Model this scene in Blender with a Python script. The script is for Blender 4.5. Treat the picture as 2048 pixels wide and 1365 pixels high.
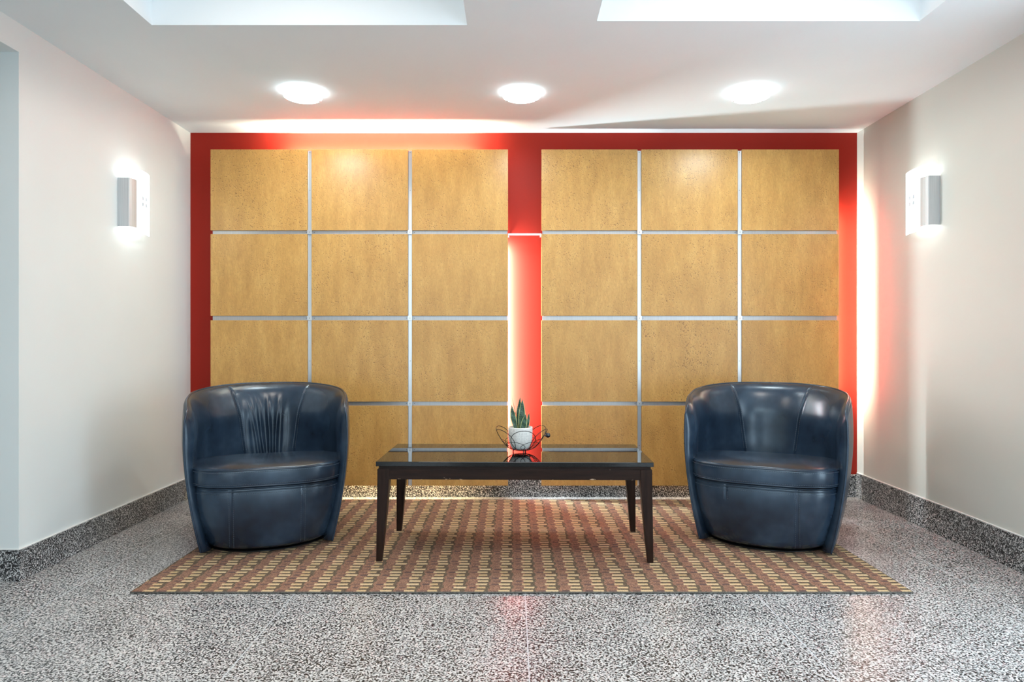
import bpy, bmesh, math, random
from math import sin, cos, pi, radians
from mathutils import Vector, Matrix

scene = bpy.context.scene
for o in list(bpy.data.objects):
    bpy.data.objects.remove(o)
COL = scene.collection

# ------------------------------------------------------------------ camera
CAMY, CAMZ, F = -4.55, 1.05, 1365.0          # focal length in pixels of a 2048 wide frame
cam_d = bpy.data.cameras.new('camera')
cam_d.sensor_width = 36.0
cam_d.lens = 36.0 * F / 2048.0
cam_d.shift_x = -1.0 / 2048.0
cam_d.shift_y = -3.5 / 2048.0
cam_d.clip_start = 0.05
cam = bpy.data.objects.new('camera', cam_d)
cam.location = (0, CAMY, CAMZ)
cam.rotation_euler = (radians(90), 0, 0)
COL.objects.link(cam)
scene.camera = cam

# ------------------------------------------------------------------ colour management, world
vs = scene.view_settings
vs.view_transform = 'Standard'
vs.look = 'None'
vs.gamma = 1.0
vs.exposure = 0.0
vs.use_curve_mapping = False
w = bpy.data.worlds.new('world')
scene.world = w
w.use_nodes = True
w.node_tree.nodes['Background'].inputs[0].default_value = (0.72, 0.86, 1.0, 1)
w.node_tree.nodes['Background'].inputs[1].default_value = 1.5

# ------------------------------------------------------------------ room numbers
XL, XR, ZC = -2.147, 2.297, 2.427
YF = -8.2                                     # glazed entrance behind the camera
JY = -1.582                                   # far jamb of the opening in the left wall
OPY = -3.4                                    # near jamb of that opening
OPX = -3.6                                    # end of the side passage
OPZ = 2.30


def area(name, loc, rot, sx, sy, power, color=(1, 1, 1), spread=180):
    d = bpy.data.lights.new(name, 'AREA')
    d.shape = 'RECTANGLE'
    d.size, d.size_y = sx, sy
    d.energy = power
    d.color = color
    d.spread = radians(spread)
    o = bpy.data.objects.new(name, d)
    o.location = loc
    o.rotation_euler = rot
    COL.objects.link(o)
    return o


# daylight falling through the glazed entrance front behind the camera
area('daylight_a', (-1.60, YF - 0.12, 1.25), (radians(90), 0, 0), 1.0, 2.0, 26, (0.72, 0.89, 1.0))
area('daylight_b', (1.75, YF - 0.12, 1.25), (radians(90), 0, 0), 1.0, 2.0, 35, (0.72, 0.89, 1.0))
area('daylight_c', (XR + 0.14, -2.75, 1.15), (radians(90), 0, radians(90)), 0.9, 2.0, 44, (0.70, 0.88, 1.0))
# coffer lamps, an unseen passage light, and an added overhead fill behind the camera
area('coffer_light_a', (-0.89, -2.4, ZC + 0.27), (0, 0, 0), 0.5, 0.5, 15, (1.0, 0.83, 0.70))
area('coffer_light_b', (1.06, -2.4, ZC + 0.27), (0, 0, 0), 0.5, 0.5, 15, (1.0, 0.83, 0.70))
area('lobby_fill', (0.0, -5.4, ZC - 0.02), (0, 0, 0), 2.6, 1.6, 78, (0.80, 0.95, 1.0))  # broad fill added to brighten the room from the front
area('passage_light', (-2.95, -2.5, OPZ - 0.02), (0, 0, 0), 0.6, 0.6, 1.5, (1.0, 0.97, 0.93))
# strip lights behind the panelling: top edge, middle slot, right edge, bottom edges
WARM = (1.0, 0.93, 0.80)
for lx in (-1.19, 0.052, 1.354):
    area('ceiling_lamp_glow', (lx, -0.67, ZC - 0.068), (0, 0, 0), 0.20, 0.20, 7.5, (0.90, 0.99, 1.0))
area('strip_top', (-0.87, -0.035, 2.245), (radians(180 + 12), 0, 0), 1.25, 0.03, 38, (1.0, 0.95, 0.72))
area('strip_middle', (-0.075, -0.032, 1.04), (radians(90), 0, radians(-90 + 42)), 0.03, 1.25, 70, (0.86, 0.97, 1.0))
area('strip_right', (2.085, -0.032, 1.28), (radians(90), 0, radians(-90 + 40)), 0.03, 1.2, 30, (1.0, 0.92, 0.70))
area('strip_bottom_a', (-1.0, -0.045, 0.22), (0, 0, 0), 1.5, 0.03, 12, (1.0, 0.82, 0.45))
area('strip_bottom_b', (1.4, -0.045, 0.22), (0, 0, 0), 1.1, 0.03, 1.6, (1.0, 0.62, 0.25))


# ------------------------------------------------------------------ material helpers
def new_mat(name):
    m = bpy.data.materials.new(name)
    m.use_nodes = True
    nt = m.node_tree
    return m, nt, nt.nodes['Principled BSDF']


def N(nt, kind, **kw):
    n = nt.nodes.new(kind)
    for k, v in kw.items():
        if k == 'inp':
            for kk, vv in v.items():
                n.inputs[kk].default_value = vv
        else:
            setattr(n, k, v)
    return n


def L(nt, a, b):
    nt.links.new(a, b)


def math_node(nt, op, a, b=None, c=None, clamp=False):
    n = nt.nodes.new('ShaderNodeMath')
    n.operation = op
    n.use_clamp = clamp
    for i, v in enumerate((a, b, c)):
        if v is None:
            continue
        if isinstance(v, (int, float)):
            n.inputs[i].default_value = v
        else:
            L(nt, v, n.inputs[i])
    return n.outputs[0]


def mixc(nt, fac, a, b, blend='MIX'):
    n = nt.nodes.new('ShaderNodeMix')
    n.data_type = 'RGBA'
    n.blend_type = blend
    for sock, v in ((n.inputs[0], fac), (n.inputs[6], a), (n.inputs[7], b)):
        if isinstance(v, (int, float)):
            sock.default_value = v
        elif isinstance(v, tuple):
            sock.default_value = v if len(v) == 4 else (*v, 1)
        else:
            L(nt, v, sock)
    return n.outputs[2]


def ramp(nt, fac, stops):
    n = nt.nodes.new('ShaderNodeValToRGB')
    e = n.color_ramp.elements
    e[0].position, e[0].color = stops[0][0], (*stops[0][1], 1)
    e[1].position, e[1].color = stops[-1][0], (*stops[-1][1], 1)
    for p, c in stops[1:-1]:
        x = e.new(p)
        x.color = (*c, 1)
    L(nt, fac, n.inputs[0])
    return n.outputs[0]


def coords(nt, kind='Object', scale=None, loc=None):
    tc = nt.nodes.new('ShaderNodeTexCoord')
    out = tc.outputs[kind]
    if scale or loc:
        mp = nt.nodes.new('ShaderNodeMapping')
        if scale:
            mp.inputs['Scale'].default_value = scale
        if loc:
            mp.inputs['Location'].default_value = loc
        L(nt, out, mp.inputs[0])
        out = mp.outputs[0]
    return out


def noise(nt, vec, scale, detail=2, rough=0.5):
    n = N(nt, 'ShaderNodeTexNoise', inp={'Scale': scale, 'Detail': detail, 'Roughness': rough})
    L(nt, vec, n.inputs['Vector'])
    return n.outputs['Fac']


def ramp_val(nt, v, a, b):
    n = N(nt, 'ShaderNodeMapRange')
    n.inputs[1].default_value = a
    n.inputs[2].default_value = b
    L(nt, v, n.inputs[0])
    return n.outputs[0]


def bump(nt, p, height, strength=0.2, dist=0.002):
    b = N(nt, 'ShaderNodeBump', inp={'Strength': strength, 'Distance': dist})
    L(nt, height, b.inputs['Height'])
    L(nt, b.outputs[0], p.inputs['Normal'])


def plain(name, col, rough=0.5, metal=0.0, vary=0.06, nscale=12, bmp=0.0, bscale=200, spec=None, coat=0.0):
    m, nt, p = new_mat(name)
    v = coords(nt)
    f = noise(nt, v, nscale, 3)
    lo = tuple(c * (1 - vary) for c in col)
    hi = tuple(min(1, c * (1 + vary)) for c in col)
    L(nt, ramp(nt, f, [(0.3, lo), (0.7, hi)]), p.inputs['Base Color'])
    p.inputs['Roughness'].default_value = rough
    p.inputs['Metallic'].default_value = metal
    if spec is not None:
        p.inputs['Specular IOR Level'].default_value = spec
    if coat:
        p.inputs['Coat Weight'].default_value = coat
        p.inputs['Coat Roughness'].default_value = 0.1
    if bmp:
        bump(nt, p, noise(nt, v, bscale, 2), bmp, 0.001)
    return m


def emissive(name, col, strength):
    m, nt, p = new_mat(name)
    v = coords(nt)
    f = noise(nt, v, 20, 1)
    L(nt, ramp(nt, f, [(0.2, tuple(c * 0.97 for c in col)), (0.8, col)]), p.inputs['Emission Color'])
    p.inputs['Base Color'].default_value = (*col, 1)
    p.inputs['Emission Strength'].default_value = strength
    p.inputs['Roughness'].default_value = 0.25
    return m


# ------------------------------------------------------------------ materials
M_ceil = plain('ceiling_paint', (0.82, 0.89, 0.93), 0.8, vary=0.012, nscale=2.5, bmp=0.03)
M_wall_l = plain('wall_paint_pale', (0.735, 0.77, 0.765), 0.55, vary=0.012, nscale=3, bmp=0.04, bscale=300)
M_wall_r = plain('wall_paint_less_lit', (0.575, 0.575, 0.535), 0.55, vary=0.012, nscale=3, bmp=0.04, bscale=300)  # weaker light on the right wall put into a darker, warmer paint
M_red = plain('red_paint', (0.33, 0.020, 0.011), 0.5, spec=0.14, vary=0.03, nscale=3, bmp=0.03, bscale=300)
M_white = plain('white_caulk', (0.85, 0.84, 0.82), 0.6)


def mat_terrazzo(name, lines, shift=0.0, fine=140):
    m, nt, p = new_mat(name)
    v = coords(nt)
    warp = N(nt, 'ShaderNodeTexNoise', inp={'Scale': 60.0, 'Detail': 1.0})
    L(nt, v, warp.inputs['Vector'])
    vv = N(nt, 'ShaderNodeVectorMath', operation='MULTIPLY_ADD')
    L(nt, warp.outputs['Color'], vv.inputs[0])
    vv.inputs[1].default_value = (0.012, 0.012, 0.012)
    L(nt, v, vv.inputs[2])
    f1 = noise(nt, vv.outputs[0], fine, 1.5, 0.55)
    big = noise(nt, v, 5, 2)
    ff = math_node(nt, 'ADD', f1, math_node(nt, 'MULTIPLY', math_node(nt, 'SUBTRACT', big, 0.5), 0.10))
    c = ramp(nt, ff, [(0.0, (0.012, 0.012, 0.014)), (0.40 + shift, (0.02, 0.02, 0.022)), (0.46 + shift, (0.25, 0.25, 0.255)),
                      (0.51 + shift, (0.70, 0.70, 0.70)), (1.0, (0.84, 0.84, 0.84))])
    vor = N(nt, 'ShaderNodeTexVoronoi', inp={'Scale': 150.0})
    L(nt, v, vor.inputs['Vector'])
    sep = N(nt, 'ShaderNodeSeparateColor')
    L(nt, vor.outputs['Color'], sep.inputs[0])
    tint = ramp(nt, sep.outputs[0], [(0.0, (0.62, 0.62, 0.64)), (0.5, (0.85, 0.84, 0.83)), (1.0, (1, 0.99, 0.97))])
    c = mixc(nt, 1.0, c, tint, 'MULTIPLY')
    if lines:
        sx = N(nt, 'ShaderNodeSeparateXYZ')
        L(nt, v, sx.inputs[0])
        u = math_node(nt, 'ADD', sx.outputs[0], 10 * 0.95 - 0.052)
        u = math_node(nt, 'MODULO', u, 0.95)
        u = math_node(nt, 'ABSOLUTE', math_node(nt, 'SUBTRACT', u, 0.475))
        ln = math_node(nt, 'GREATER_THAN', u, 0.475 - 0.0021)
        c = mixc(nt, ln, c, (0.55, 0.57, 0.60))
    L(nt, c, p.inputs['Base Color'])
    p.inputs['Roughness'].default_value = 0.30
    p.inputs['Specular IOR Level'].default_value = 0.4
    bump(nt, p, noise(nt, v, 14, 2), 0.06, 0.002)
    return m


M_floor = mat_terrazzo('terrazzo_floor', True, 0.022)
M_base = mat_terrazzo('terrazzo_skirting_shaded', False, 0.075, 175)  # more black than the floor: shade on the upright faces put into colour


def mat_rug():
    m, nt, p = new_mat('woven_rug')
    v = coords(nt, 'Object')
    jit = N(nt, 'ShaderNodeTexNoise', inp={'Scale': 160.0, 'Detail': 1.0})
    L(nt, v, jit.inputs['Vector'])
    va = N(nt, 'ShaderNodeVectorMath', operation='MULTIPLY_ADD')
    L(nt, jit.outputs['Color'], va.inputs[0])
    va.inputs[1].default_value = (0.010, 0.004, 0)
    L(nt, v, va.inputs[2])
    s = N(nt, 'ShaderNodeSeparateXYZ')
    L(nt, va.outputs[0], s.inputs[0])
    U = math_node(nt, 'MULTIPLY', math_node(nt, 'ADD', s.outputs[0], 20 * 0.098), 1 / 0.098)
    V = math_node(nt, 'MULTIPLY', math_node(nt, 'ADD', s.outputs[1], 100 * 0.0375), 1 / 0.0375)
    row = math_node(nt, 'FLOOR', V)
    v_ = math_node(nt, 'FRACT', V)
    par = math_node(nt, 'MODULO', row, 2.0)
    u_ = math_node(nt, 'FRACT', math_node(nt, 'ADD', U, math_node(nt, 'MULTIPLY', par, -0.07)))
    cell = N(nt, 'ShaderNodeTexWhiteNoise', noise_dimensions='2D')
    cv = N(nt, 'ShaderNodeCombineXYZ')
    L(nt, math_node(nt, 'FLOOR', U), cv.inputs[0])
    L(nt, row, cv.inputs[1])
    L(nt, cv.outputs[0], cell.inputs['Vector'])
    rnd = cell.outputs['Value']
    ylen = math_node(nt, 'ADD', 0.36, math_node(nt, 'MULTIPLY', rnd, 0.18))
    yel = math_node(nt, 'MULTIPLY', math_node(nt, 'LESS_THAN', u_, ylen), math_node(nt, 'LESS_THAN', v_, 0.52))
    g1 = math_node(nt, 'MULTIPLY', math_node(nt, 'GREATER_THAN', u_, 0.08), math_node(nt, 'LESS_THAN', u_, 0.56))
    grn = math_node(nt, 'MULTIPLY', g1, math_node(nt, 'GREATER_THAN', v_, 0.45))
    g2 = math_node(nt, 'MULTIPLY', math_node(nt, 'LESS_THAN', u_, 0.56), math_node(nt, 'LESS_THAN', v_, 0.52))
    grn = math_node(nt, 'MAXIMUM', grn, g2)
    p1 = math_node(nt, 'MULTIPLY', math_node(nt, 'GREATER_THAN', u_, 0.68), math_node(nt, 'LESS_THAN', v_, 0.45))
    fine = noise(nt, v, 330, 2, 0.7)
    med = ramp_val(nt, noise(nt, v, 190, 3, 0.7), 0.36, 0.64)
    c = mixc(nt, med, (0.14, 0.078, 0.058), (0.45, 0.25, 0.17))
    c = mixc(nt, math_node(nt, 'MULTIPLY', p1, math_node(nt, 'MULTIPLY', cell.outputs['Value'], 1.0)), c, (0.13, 0.085, 0.08))
    c = mixc(nt, math_node(nt, 'MULTIPLY', grn, 0.8), c, mixc(nt, med, (0.07, 0.06, 0.045), (0.16, 0.14, 0.095)))
    c = mixc(nt, math_node(nt, 'MULTIPLY', yel, 0.92), c, mixc(nt, rnd, (0.60, 0.43, 0.23), (0.74, 0.56, 0.34)))
    sh = ramp(nt, fine, [(0.3, (0.45, 0.45, 0.45)), (0.52, (1.0, 1.0, 1.0)), (0.75, (1.5, 1.5, 1.5))])
    c = mixc(nt, 1.0, c, sh, 'MULTIPLY')
    L(nt, c, p.inputs['Base Color'])
    p.inputs['Roughness'].default_value = 0.95
    p.inputs['Specular IOR Level'].default_value = 0.1
    bump(nt, p, fine, 0.5, 0.004)
    return m


M_rug = mat_rug()
M_rug_edge = plain('rug_binding', (0.11, 0.10, 0.085), 0.9, vary=0.4, nscale=120)


def mat_maple():
    m, nt, p = new_mat('birdseye_veneer')
    tc = nt.nodes.new('ShaderNodeTexCoord')
    oi = nt.nodes.new('ShaderNodeObjectInfo')
    off = N(nt, 'ShaderNodeVectorMath', operation='MULTIPLY_ADD')
    comb = nt.nodes.new('ShaderNodeCombineXYZ')
    for i in range(3):
        L(nt, oi.outputs['Random'], comb.inputs[i])
    L(nt, comb.outputs[0], off.inputs[0])
    off.inputs[1].default_value = (37.0, 11.0, 53.0)
    L(nt, tc.outputs['Object'], off.inputs[2])
    v = off.outputs[0]
    mp = N(nt, 'ShaderNodeMapping')
    mp.inputs['Scale'].default_value = (1.0, 1.0, 0.30)
    L(nt, v, mp.inputs[0])
    g = noise(nt, mp.outputs[0], 13, 5, 0.68)
    c = ramp(nt, g, [(0.25, (0.47, 0.248, 0.066)), (0.5, (0.57, 0.315, 0.088)), (0.75, (0.66, 0.39, 0.122))])
    fine = noise(nt, mp.outputs[0], 160, 2, 0.6)
    c = mixc(nt, 1.0, c, ramp(nt, fine, [(0.3, (0.88, 0.86, 0.82)), (0.7, (1.06, 1.06, 1.06))]), 'MULTIPLY')
    # little bird's eye flecks, gathered in drifts, each with a painted highlight to look embossed
    drift = noise(nt, v, 5.0, 3, 0.6)
    thr = math_node(nt, 'SUBTRACT', 0.795, math_node(nt, 'MULTIPLY', drift, 0.30))

    def fleck(loc, extra):
        q = N(nt, 'ShaderNodeMapping')
        q.inputs['Scale'].default_value = (1.0, 1.0, 0.75)
        q.inputs['Location'].default_value = loc
        L(nt, v, q.inputs[0])
        return math_node(nt, 'MULTIPLY', math_node(nt, 'SUBTRACT', noise(nt, q.outputs[0], 150, 1.5, 0.5), math_node(nt, 'ADD', thr, extra)), 22.0, clamp=True)
    c = mixc(nt, math_node(nt, 'MULTIPLY', fleck((0.0015, 0, 0.0022), -0.005), 0.28), c, (0.86, 0.58, 0.24))
    c = mixc(nt, math_node(nt, 'MULTIPLY', fleck((0, 0, 0), 0.0), 0.78), c, (0.24, 0.105, 0.022))
    L(nt, c, p.inputs['Base Color'])
    p.inputs['Roughness'].default_value = 0.38
    p.inputs['Specular IOR Level'].default_value = 0.5
    p.inputs['Coat Weight'].default_value = 0.12
    p.inputs['Coat Roughness'].default_value = 0.26
    bump(nt, p, g, 0.08, 0.002)
    return m


M_maple = mat_maple()
M_maple_edge = plain('veneer_edge', (0.48, 0.27, 0.09), 0.5)


def mat_brushed(name, col, rough=0.32, sc=(400, 400, 4), metal=0.9):
    m, nt, p = new_mat(name)
    v = coords(nt, 'Object', sc)
    f = noise(nt, v, 1.0, 2)
    L(nt, ramp(nt, f, [(0.3, tuple(c * 0.88 for c in col)), (0.7, col)]), p.inputs['Base Color'])
    p.inputs['Metallic'].default_value = metal
    p.inputs['Roughness'].default_value = rough
    return m


M_alu = mat_brushed('brushed_aluminium', (0.74, 0.74, 0.75), 0.34)
M_alu2 = mat_brushed('satin_aluminium', (0.62, 0.63, 0.64), 0.5, metal=0.35)
M_chrome = plain('chrome', (0.75, 0.75, 0.76), 0.12, 1.0, vary=0.02)
M_alu_h = mat_brushed('rail_aluminium', (0.52, 0.52, 0.53), 0.40)
M_screw = plain('dark_screw', (0.10, 0.10, 0.11), 0.4, 0.8)
M_glow = emissive('lit_opal_glass', (0.95, 1.0, 0.98), 2.2)
M_dish = emissive('lit_dish_glass', (0.93, 1.0, 1.0), 7.0)
M_inset = plain('frosted_inset', (0.50, 0.53, 0.56), 0.4)


def mat_leather():
    m, nt, p = new_mat('navy_leather')
    v = coords(nt)
    f = noise(nt, v, 4.5, 3, 0.55)
    c = ramp(nt, f, [(0.30, (0.007, 0.013, 0.025)), (0.5, (0.014, 0.027, 0.049)), (0.70, (0.032, 0.055, 0.088))])
    sc = coords(nt, 'Object', (1, 1, 0.5))
    f2 = noise(nt, sc, 26, 3, 0.6)
    c = mixc(nt, 1.0, c, ramp(nt, f2, [(0.3, (0.92, 0.93, 0.94)), (0.7, (1.08, 1.08, 1.08))]), 'MULTIPLY')
    L(nt, c, p.inputs['Base Color'])
    p.inputs['Roughness'].default_value = 0.26
    p.inputs['Specular IOR Level'].default_value = 0.62
    p.inputs['Specular Tint'].default_value = (0.85, 0.94, 1.0, 1)
    bump(nt, p, noise(nt, v, 9, 1, 0.4), 0.15, 0.006)
    return m


M_leather = mat_leather()
M_thread = plain('blue_thread', (0.075, 0.10, 0.135), 0.7)
M_black = plain('black_metal', (0.012, 0.012, 0.013), 0.3, 0.5)


def mat_darkwood(name, worn):
    m, nt, p = new_mat(name)
    v = coords(nt, 'Object', (3, 30, 30)) if worn == 2 else coords(nt, 'Object', (30, 30, 3))
    f = noise(nt, v, 2.0, 4, 0.6)
    c = ramp(nt, f, [(0.3, (0.012, 0.0055, 0.004)), (0.7, (0.026, 0.012, 0.008))])
    if worn:
        o = coords(nt)
        s = N(nt, 'ShaderNodeSeparateXYZ')
        L(nt, o, s.inputs[0])
        wn = noise(nt, coords(nt, 'Object', (1, 1, 3.5) if worn == 2 else (3.5, 1, 1)), 26, 3, 0.6)
        if worn == 2:     # rubbed along the lower edge of the apron
            edge = math_node(nt, 'MULTIPLY', math_node(nt, 'SUBTRACT', 0.3925, s.outputs[2]), 60.0, clamp=True)
            amt = math_node(nt, 'GREATER_THAN', math_node(nt, 'ADD', wn, math_node(nt, 'MULTIPLY', edge, 0.22)), 0.725)
        else:             # chips towards the foot of a leg
            edge = math_node(nt, 'MULTIPLY', math_node(nt, 'SUBTRACT', 0.22, s.outputs[2]), 0.5, clamp=True)
            amt = math_node(nt, 'GREATER_THAN', math_node(nt, 'ADD', wn, edge), 0.80)
        c = mixc(nt, amt, c, (0.42, 0.30, 0.21))
    L(nt, c, p.inputs['Base Color'])
    p.inputs['Roughness'].default_value = 0.36
    p.inputs['Specular IOR Level'].default_value = 0.16
    bump(nt, p, f, 0.05, 0.001)
    return m


M_wood_leg = mat_darkwood('espresso_wood_leg', 1)
M_wood_apron = mat_darkwood('espresso_wood_apron', 2)
M_gloss = plain('black_gloss_top', (0.004, 0.0035, 0.0035), 0.02, vary=0.1, spec=0.42)
M_gloss.node_tree.nodes['Principled BSDF'].inputs['Coat Roughness'].default_value = 0.01
M_wire = plain('black_wire', (0.006, 0.006, 0.007), 0.28, 0.3)
M_bead = plain('black_bead', (0.01, 0.012, 0.02), 0.06, 0.2, coat=1.0)
M_bead_red = plain('dark_red_bead', (0.09, 0.008, 0.01), 0.12, 0.2, coat=1.0)
M_soil = plain('potting_soil', (0.03, 0.02, 0.015), 0.95, vary=0.4, nscale=90)


def mat_pot():
    m, nt, p = new_mat('patterned_white_ceramic')
    tc = nt.nodes.new('ShaderNodeTexCoord')
    s = N(nt, 'ShaderNodeSeparateXYZ')
    L(nt, tc.outputs['Object'], s.inputs[0])
    z = s.outputs[2]
    ang = math_node(nt, 'ARCTAN2', s.outputs[0], s.outputs[1])
    lines = None
    for zc in (0.022, 0.040, 0.046, 0.066, 0.071, 0.093, 0.098, 0.103):
        d = math_node(nt, 'LESS_THAN', math_node(nt, 'ABSOLUTE', math_node(nt, 'SUBTRACT', z, zc)), 0.0008)
        lines = d if lines is None else math_node(nt, 'MAXIMUM', lines, d)
    tick = math_node(nt, 'LESS_THAN', math_node(nt, 'FRACT', math_node(nt, 'MULTIPLY', ang, 8.5)), 0.22)
    band = math_node(nt, 'MULTIPLY', math_node(nt, 'GREATER_THAN', z, 0.050), math_node(nt, 'LESS_THAN', z, 0.062))
    band2 = math_node(nt, 'MULTIPLY', math_node(nt, 'GREATER_THAN', z, 0.076), math_node(nt, 'LESS_THAN', z, 0.088))
    band3 = math_node(nt, 'MULTIPLY', math_node(nt, 'GREATER_THAN', z, 0.026), math_node(nt, 'LESS_THAN', z, 0.036))
    t = math_node(nt, 'MULTIPLY', tick, math_node(nt, 'MAXIMUM', band, math_node(nt, 'MAXIMUM', band2, band3)))
    mask = math_node(nt, 'MAXIMUM', lines, t)
    wob = noise(nt, tc.outputs['Object'], 90, 2)
    mask = math_node(nt, 'MULTIPLY', mask, ramp_val(nt, wob, 0.35, 0.6))
    L(nt, mixc(nt, math_node(nt, 'MULTIPLY', mask, 0.6), (0.78, 0.77, 0.74), (0.16, 0.15, 0.15)), p.inputs['Base Color'])
    p.inputs['Roughness'].default_value = 0.55
    return m


M_pot = mat_pot()


def mat_leaf():
    m, nt, p = new_mat('snake_plant_leaf')
    tc = nt.nodes.new('ShaderNodeTexCoord')
    s = N(nt, 'ShaderNodeSeparateXYZ')
    L(nt, tc.outputs['UV'], s.inputs[0])
    e = math_node(nt, 'ABSOLUTE', math_node(nt, 'SUBTRACT', s.outputs[0], 0.5))
    wave = N(nt, 'ShaderNodeTexWave', wave_type='BANDS', bands_direction='Y',
             inp={'Scale': 5.0, 'Distortion': 9.0, 'Detail': 3.0, 'Detail Scale': 2.0})
    L(nt, tc.outputs['UV'], wave.inputs['Vector'])
    c = ramp(nt, wave.outputs['Fac'], [(0.25, (0.010, 0.040, 0.022)), (0.62, (0.030, 0.085, 0.045)), (0.9, (0.085, 0.15, 0.09))])
    edge = math_node(nt, 'GREATER_THAN', e, 0.405)
    c = mixc(nt, edge, c, (0.50, 0.55, 0.22))
    L(nt, c, p.inputs['Base Color'])
    p.inputs['Roughness'].default_value = 0.4
    return m


M_leaf = mat_leaf()


# ------------------------------------------------------------------ geometry helpers
def link_mesh(name, bm, mats, parent=None, smooth=False, loc=None, rot=None):
    me = bpy.data.meshes.new(name)
    bmesh.ops.recalc_face_normals(bm, faces=bm.faces)
    bm.to_mesh(me)
    bm.free()
    if not isinstance(mats, (list, tuple)):
        mats = [mats]
    for m in mats:
        me.materials.append(m)
    if smooth:
        for f in me.polygons:
            f.use_smooth = True
    o = bpy.data.objects.new(name, me)
    COL.objects.link(o)
    if parent:
        o.parent = parent
    if loc:
        o.location = loc
    if rot:
        o.rotation_euler = rot
    return o


def thing(name, label, cat, loc=(0, 0, 0), rotz=0, group=None):
    o = bpy.data.objects.new(name, None)
    o.empty_display_size = 0.1
    o.location = loc
    o.rotation_euler = (0, 0, rotz)
    COL.objects.link(o)
    return tag(o, label, cat, group)


def tag(o, label, cat, group=None):
    o['label'] = label
    o['category'] = cat
    if group:
        o['group'] = group
    return o


def struct(o):
    o['kind'] = 'structure'
    return o


def box(bm, x0, x1, y0, y1, z0, z1, bev=0.0, mi=0):
    r = bmesh.ops.create_cube(bm, size=1.0)
    vs_ = r['verts']
    for v in vs_:
        v.co = Vector((x0 + (v.co.x + .5) * (x1 - x0), y0 + (v.co.y + .5) * (y1 - y0), z0 + (v.co.z + .5) * (z1 - z0)))
    fs = set(f for v in vs_ for f in v.link_faces)
    for f in fs:
        f.material_index = mi
    if bev:
        es = list(set(e for v in vs_ for e in v.link_edges))
        bmesh.ops.bevel(bm, geom=es, offset=bev, segments=2, profile=0.6, affect='EDGES')


def lathe(bm, prof, seg=32, cx=0, cy=0, mi=0):
    """prof: list of (r, z); closed caps where r is 0"""
    rings = []
    for r, z in prof:
        if r < 1e-6:
            rings.append([bm.verts.new((cx, cy, z))])
        else:
            rings.append([bm.verts.new((cx + r * cos(2 * pi * k / seg), cy + r * sin(2 * pi * k / seg), z)) for k in range(seg)])
    for a, b in zip(rings, rings[1:]):
        if len(a) == 1 and len(b) == 1:
            continue
        for k in range(seg):
            k2 = (k + 1) % seg
            if len(a) == 1:
                f = bm.faces.new((a[0], b[k], b[k2]))
            elif len(b) == 1:
                f = bm.faces.new((a[k], a[k2], b[0]))
            else:
                f = bm.faces.new((a[k], a[k2], b[k2], b[k]))
            f.material_index = mi


def tube(bm, pts, r, seg=8, closed=False, cap=True, mi=0):
    pts = [Vector(p) for p in pts]
    n = len(pts)
    rings = []
    prev = None
    for i, p in enumerate(pts):
        if closed:
            t = pts[(i + 1) % n] - pts[i - 1]
        else:
            t = pts[min(i + 1, n - 1)] - pts[max(i - 1, 0)]
        t.normalize()
        if prev is None:
            ref = Vector((0, 0, 1)) if abs(t.z) < 0.9 else Vector((1, 0, 0))
            a = t.cross(ref).normalized()
        else:
            a = (prev - t * prev.dot(t)).normalized()
        prev = a
        b = t.cross(a)
        rr = r[i] if isinstance(r, (list, tuple)) else r
        rings.append([bm.verts.new(p + a * rr * cos(2 * pi * k / seg) + b * rr * sin(2 * pi * k / seg)) for k in range(seg)])
    m = n if closed else n - 1
    for i in range(m):
        A, B = rings[i], rings[(i + 1) % n]
        off = 0
        if closed and i == n - 1:
            off = min(range(seg), key=lambda q: (A[0].co - B[q].co).length)
        for k in range(seg):
            f = bm.faces.new((A[k], A[(k + 1) % seg], B[(k + 1 + off) % seg], B[(k + off) % seg]))
            f.material_index = mi
    if cap and not closed:
        bm.faces.new(rings[0])
        bm.faces.new(rings[-1])


def grid(bm, fn, nu, nv, mi=0, closed_u=False):
    vv = [[bm.verts.new(fn(i, j)) for j in range(nv)] for i in range(nu)]
    for i in range(nu - (0 if closed_u else 1)):
        for j in range(nv - 1):
            try:
                f = bm.faces.new((vv[i][j], vv[(i + 1) % nu][j], vv[(i + 1) % nu][j + 1], vv[i][j + 1]))
                f.material_index = mi
            except ValueError:
                pass
    return vv


def sm(a, b, x):
    t = max(0.0, min(1.0, (x - a) / (b - a)))
    return t * t * (3 - 2 * t)


# ------------------------------------------------------------------ the room
bm = bmesh.new()
box(bm, OPX - 0.1, XR + 0.2, YF - 0.15, 0.2, -0.12, 0.0)
struct(link_mesh('floor', bm, M_floor))

bm = bmesh.new()
box(bm, XL - 0.2, XR + 0.2, 0.0, 0.16, 0.0, ZC)
struct(link_mesh('wall_back', bm, M_red))

bm = bmesh.new()
box(bm, XR, XR + 0.16, -2.2, 0.0, 0.0, ZC)
box(bm, XR, XR + 0.16, YF, -4.2, 0.0, ZC)
box(bm, XR, XR + 0.16, -4.2, -2.2, 2.2, ZC)
struct(link_mesh('wall_right', bm, M_wall_r))

# left wall: thick return beside the seating niche, header over the opening, rest of the wall
bm = bmesh.new()
box(bm, OPX, XL, JY, 0.0, 0.0, ZC)
box(bm, XL - 0.22, XL, OPY, JY, OPZ, ZC)
box(bm, OPX, XL, YF, OPY, 0.0, ZC)
struct(link_mesh('wall_left', bm, M_wall_l))
bm = bmesh.new()
box(bm, OPX - 0.1, OPX, YF, 0.0, 0.0, ZC)
struct(link_mesh('wall_passage', bm, M_wall_l))

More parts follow.
